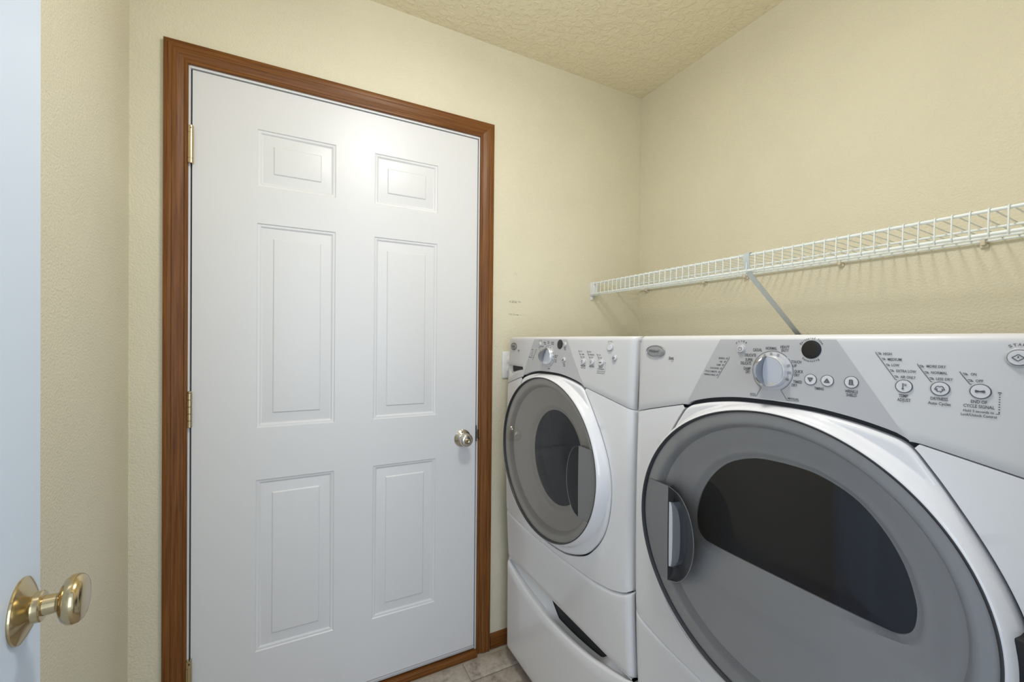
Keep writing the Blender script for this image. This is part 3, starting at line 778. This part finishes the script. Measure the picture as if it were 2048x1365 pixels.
    for a in angs:
        p, q = inner(a), outer(a); row = []
        if (q[0]-p[0])*cos(a) < 0 or (q[1]-p[1])*sin(a) < 0: q = p
        L_ = sqrt((q[0]-p[0])**2+(q[1]-p[1])**2)
        row.append((F(*p)+er(p[0])+.020, Y0-p[0], p[1]))
        for f in TT:
            s, z = p[0]+(q[0]-p[0])*f, p[1]+(q[1]-p[1])*f
            e = .0022 if f == 0 else (.0007 if f == .004 else (.0012 if f == 1 else 0))
            row.append((F(s, z)+er(s)+e, Y0-s, z))
        row.append((F(*q)+er(q[0])+.014, Y0-q[0], q[1]))
        rows.append(row)
    obj('front_panel', grid(rows), 'enamel', t, 40)
    # lower panel
    cols = []
    for s in svals:
        z1 = lc(s)-.0012; z0 = ZBOT+.001; col = [(F(s, z1)+er(s)+.014, Y0-s, z1)]
        for i, f in enumerate((0, .006, .016, .032, .052, .1, .3, .5, .7, .9, .97, .99, 1)):
            z = z1+(z0-z1)*f
            e = (.0125, .0062, .0026, .0009, .0002)[i] if i < 5 else (.004 if f == 1 else (.0015 if f == .99 else 0))
            col.append((F(s, z)+er(s)+e, Y0-s, z))
        col.append((.775, Y0-s, z0)); cols.append(col)
    obj('lower_panel', grid(cols), 'enamel', t, 40)

    # ---- door: white body
    XR_ = .690
    N = 160
    def outl(th):
        OG2 = sorted(OUT_TH); a = (th+PI) % (2*PI) - PI
        ext = [(OG2[-1][0]-2*PI,)+OG2[-1][1:]]+OG2+[(OG2[0][0]+2*PI,)+OG2[0][1:]]
        for p, q in zip(ext, ext[1:]):
            if p[0] <= a <= q[0]:
                f = (a-p[0])/((q[0]-p[0]) or 1); return p[1]+(q[1]-p[1])*f, p[2]+(q[2]-p[2])*f
    od = [o_[0] for o_ in OUT_TH]
    angs = sorted(set([-PI+2*PI*i/N for i in range(N)] + od))
    def shape(s, z, fo):
        """door skin: bright band sloping back from the disc, flat shoulder beyond, rolled outer edge (fo = metres inside the outline)"""
        q = sqrt(((s-.343)/EA)**2+((z-ECZ)/EB)**2); d = max(0, (q-1.012)*.255)
        band = XR_-.0030 + d*d/.0062
        p_, q_ = band, F(s, z)-.0035; h_ = max(0, 1-abs(p_-q_)/.006)
        x = min(p_, q_) - h_*h_*.0015
        r = .0075
        if fo < r: x += r-sqrt(max(0, r*r-(r-fo)**2))
        return x
    FR = tuple(.9*i/30 for i in range(31))
    ringrows = [[px(XR_+.01, *ell(a, 1.012)) for a in angs], [px(XR_-.0010, *ell(a, 1.012)) for a in angs]]
    for f in FR:
        r = []
        for a in angs:
            e1, o1 = ell(a, 1.014), outl(a); L1 = sqrt((o1[0]-e1[0])**2+(o1[1]-e1[1])**2)
            ff = f/.9*max(0, 1-.0075/max(L1, .0076)); s_, z_ = e1[0]+(o1[0]-e1[0])*ff, e1[1]+(o1[1]-e1[1])*ff
            r.append(px(shape(s_, z_, 9), s_, z_))
        ringrows.append(r)
    for fo in (.0060, .0045, .0030, .0017, .0008, .0002, 0):
        r = []
        for a in angs:
            e1, o1 = ell(a, 1.014), outl(a); L1 = sqrt((o1[0]-e1[0])**2+(o1[1]-e1[1])**2)
            ff = max(0, 1-fo/max(L1, .0076)); s_, z_ = e1[0]+(o1[0]-e1[0])*ff, e1[1]+(o1[1]-e1[1])*ff
            r.append(px(shape(s_, z_, fo), s_, z_))
        ringrows.append(r)
    ringrows.append([px(F(*outl(a))+.020, *outl(a)) for a in angs])
    dn = obj('door', grid(ringrows, True), 'ring_plastic', t, 50, label='white moulded door body')
    # raised bright band next to the gray disc is part of the body; black gasket line inside it
    obj('gasket', grid([[px(XR_+.004, *ell(a, 1.0145)) for a in angs], [px(XR_-.0034, *ell(a, 1.0140)) for a in angs], [px(XR_-.0040, *ell(a, 1.009)) for a in angs], [px(XR_-.0026, *ell(a, 1.001)) for a in angs], [px(XR_+.002, *ell(a, .998)) for a in angs], [px(XR_+.012, *ell(a, .998)) for a in angs]], True), 'gasket', dn)
    # window outline
    if dryer:
        half = catmull([(0, 1.046), (.05, 1.042), (.10, 1.022), (.135, .990), (.160, .950), (.173, .908), (.1745, .882), (.169, .861), (.155, .8500), (.135, .8475), (.07, .8465), (0, .8465)], 5)
        WO = [(.346+x, z) for x, z in half]+[(.346-x, z) for x, z in reversed(half[1:-1])]
        wc = (.346, .93)
    else:
        WO = [(.345+.1385*cos(a), .882+.1495*sin(a)) for a in [2*PI*i/80 for i in range(80)]]; wc = (.345, .882)
    XW = .7440
    WA = sorted([(math.atan2((z-ECZ)/EB, (s-.343)/EA), s, z) for s, z in WO])
    def wout(th, k=1):
        a = (th+PI) % (2*PI) - PI
        ext = [(WA[-1][0]-2*PI,)+WA[-1][1:]]+WA+[(WA[0][0]+2*PI,)+WA[0][1:]]
        for p, q in zip(ext, ext[1:]):
            if p[0] <= a <= q[0]:
                f = (a-p[0])/((q[0]-p[0]) or 1); s, z = p[1]+(q[1]-p[1])*f, p[2]+(q[2]-p[2])*f
                return wc[0]+(s-wc[0])*k, wc[1]+(z-wc[1])*k
    angw = sorted(set([-PI+2*PI*i/N for i in range(N)] + [a for a, _, _ in WA]))
    rows = []; mi = []
    prof = [(.998, .694), (.94, .695), (.925, .6955), (.905, .700), (.885, .7125), (.87, .7140)]
    for k, x in prof: rows.append([px(x, *ell(a, k)) for a in angw])
    for f, x in ((.25, .7205), (.5, .7280), (.72, .7335), (.80, .7345), (.86, .7385), (1.0, .7435)):
        rows.append([px(x, *(lambda e1, w1: (e1[0]+(w1[0]-e1[0])*f, e1[1]+(w1[1]-e1[1])*f))(ell(a, .87), wout(a, 1.0))) for a in angw])
    rows.append([px(.749, *wout(a, .995)) for a in angw])
    V, Fc = grid(rows, True)
    nA = len(angw)
    mi = [0 if (i//nA) < 3 else 1 for i in range(len(Fc))]
    obj('door_dish', (V, Fc, [0]*len(Fc)), ['dish_plastic'], dn, 40)
    rows = [[px(XW+.002-.004*(1-q*q), *wout(a, q)) for a in angw] for q in (1, .8, .55, .3)]
    V, Fc = grid(rows, True); Fc.append(tuple(3*nA+i for i in range(nA)))
    obj('window_glass', (V, Fc), 'dark_glass', dn, 60, label='dark tinted window')
    # smoky lens over the disc
    def XL(s, z): return XR_+.0025-.0050*(1-min(1, ((s-.343)/EA)**2+((z-ECZ)/EB)**2))
    rows = [[px(XR_+.0025-.0050*(1-q*q), *ell(a, q*.998)) for a in angw] for q in (1, .97, .9, .75, .5, .25)]
    V, Fc = grid(rows, True); Fc.append(tuple(5*nA+i for i in range(nA)))
    obj('smoky_lens', (V, Fc), 'smoke_lens', dn, 60)
    # handle: plate at the opening side and a scooped finger pocket next to it
    m = -1 if dryer else 1
    cx_ = .1985 if dryer else .1900; zc_ = .8545 if dryer else .868; hz = .098
    # plate: between chord and disc edge
    zs = [zc_-hz+2*hz*i/24 for i in range(25)]
    def rim_s(z, k=.985): return .343+m*EA*k*sqrt(max(0, 1-((z-ECZ)/(EB*k))**2))
    rows = []
    for z in zs:
        a, b = .343+m*cx_, rim_s(z)
        rows.append([px(.706, a, z)]+[px(XL(a+(b-a)*f, z)-.0007, a+(b-a)*f, z) for f in (0, .06, .3, .6, .85, 1)]+[px(.700, b, z)])
    V, Fc = grid(rows); n_ = len(rows[0]); Fc += [tuple(range(n_)), tuple(24*n_+i for i in range(n_))]
    hd = obj('door_handle', (V, Fc), 'handle_plastic', dn, 40)
    # pocket scoop: arc boundary on the inner side
    pw = .066 if dryer else .054
    rows = []
    for i in range(29):
        q = -1+2*i/28; z = zc_+hz*q; wd_ = pw*sqrt(max(0, 1-q*q)) ** 1.0 + .0003
        row = []
        for j in range(11):
            f = j/10; s = .343+m*(cx_-wd_*(1-f))
            dep = .046*ss(f*1.25)*(max(0, 1-q*q))**.5
            row.append(px(XL(s, z)-.0003+dep*.62, s, z))
        rows.append(row)
    obj('finger_pocket', grid(rows), 'pocket' if dryer else 'black', hd, 60)
    rows = []
    for i in range(29):
        q = -1+2*i/28; z = zc_+hz*q; wd_ = pw*sqrt(max(0, 1-q*q))+.0003; s = .343+m*(cx_-wd_)
        x_ = XL(s, z); rows.append([px(x_+.001, s, z), px(x_-.0009, s+m*.0003, z), px(x_-.0008, s+m*.0012, z), px(x_+.002, s+m*.0016, z)])
    obj('pocket_rim', grid(rows), 'pocket', hd, 60)
    if dryer:
        rows = []
        for i in range(21):
            q = -1+2*i/20; z = zc_+hz*.68*q; wd_ = .019*max(0, 1-abs(q)**2.6)**.5+.005
            xl = XL(.343+m*cx_, z)-.0012; rows.append([px(.702, .343+m*(cx_-.003), z), px(xl+.0012, .343+m*(cx_-.003), z), px(xl, .343+m*(cx_-.0038), z)]+[px(xl+.0005+.004*f*f, .343+m*(cx_-.0050-wd_*f), z) for f in (0, .3, .6, .85, 1)]+[px(.712, .343+m*(cx_-.0060-wd_), z)])
        obj('grip_pull', grid(rows), 'pull', hd, 60, label='pale grip surface inside the handle pocket')
    # hinge notch on the opposite side of the door
    if dryer:
        obj('hinge_cover', box(.698, .735, Y0-(.343+.300), Y0-(.343+.272), .858, .932, .003), 'black', dn)
    return t

def build_pedestal(Y0, label):
    t = thing('laundry_pedestal', label, 'pedestal', (1.1, Y0-.343, 0), group='drawer pedestals under the machines')
    XF = .742; ZP = ZBOT-.003
    obj('pedestal_body', join(box(.790, 1.455, Y0-MW, Y0, .045, ZP, .003), box(.752, .790, Y0-.006, Y0, .06, ZP), box(.752, .790, Y0-MW, Y0-MW+.006, .06, ZP), box(.752, .79, Y0-MW, Y0, ZP-.004, ZP)), 'enamel', t)
    obj('drawer_cavity_shade', box(.784, .7905, Y0-MW+.006, Y0-.006, .10, ZP-.004), 'black', t)  # black slab painted in for the shade inside the drawer opening
    for x, y in ((.84, Y0-.06), (.84, Y0-MW+.06), (1.40, Y0-.06), (1.40, Y0-MW+.06)):
        obj('foot', lathe([(0, .022), (.012, .022), (.014, .012), (.046, .012)], (x, y, 0), (0, 0, 1), 16), 'black', t)
    svals = [0, .0008, .003, .006, .010, .015, .02] + [.02+.646*i/60 for i in range(1, 60)] + [MW-.02, MW-.015, MW-.010, MW-.006, MW-.003, MW-.0008, MW]
    cols = []
    for s in svals:
        ds = (s-.330)/.343
        q = max(0, 1-min(1, abs(ds))**2.1)
        zt = .4015-.0555*q; bul = .006*q
        e0 = er(s, .016)
        lip = .040
        hole = .105*max(0, 1-((s-.41)/.172)**2)
        zk = max(zt-.012, ZP-.004-hole)
        col = [(XF+lip+e0*.2, Y0-s, zk-.040), (XF+lip+e0*.2, Y0-s, zk), (XF+.030+e0*.4, Y0-s, zt+(zk-zt)*.45-.006), (XF+.020+e0*.6-bul*.3, Y0-s, zt+(zk-zt)*.12-.007), (XF+.008+e0-bul, Y0-s, zt+.0005), (XF+.003+e0-bul, Y0-s, zt-.001), (XF+e0-bul, Y0-s, zt-.006)]
        for f in (.1, .3, .5, .7, .85, .93):
            z = zt-.006+(.045-zt+.006)*f
            col.append((XF+e0-bul*(1-f), Y0-s, z))
        for a in range(1, 7): col.append((XF+e0+.022*(1-cos(a*PI/12)), Y0-s, .045+.024*(1-f)*0 + .0235*(1-sin(a*PI/12)) - 0.0))
        col.append((XF+.05, Y0-s, .0445))
        # keep z monotone near the bottom
        for k in range(8, len(col)): 
            if col[k][2] > col[k-1][2]: col[k] = (col[k][0], col[k][1], col[k-1][2])
        cols.append(col)
    obj('drawer_front', grid(cols), 'enamel', t, 50)
    return t

WY, DY = 1.469, .770
build_pedestal(WY, 'white drawer pedestal under the washer, nearer the door')
build_pedestal(DY, 'white drawer pedestal under the dryer, mostly below the frame at lower right')
wa = build_machine('washing_machine', WY, 'white front loading washer with round dark window, between the door wall and the dryer')
dy = build_machine('clothes_dryer', DY, 'large white front loading dryer with a flat bottomed window, nearest at right')
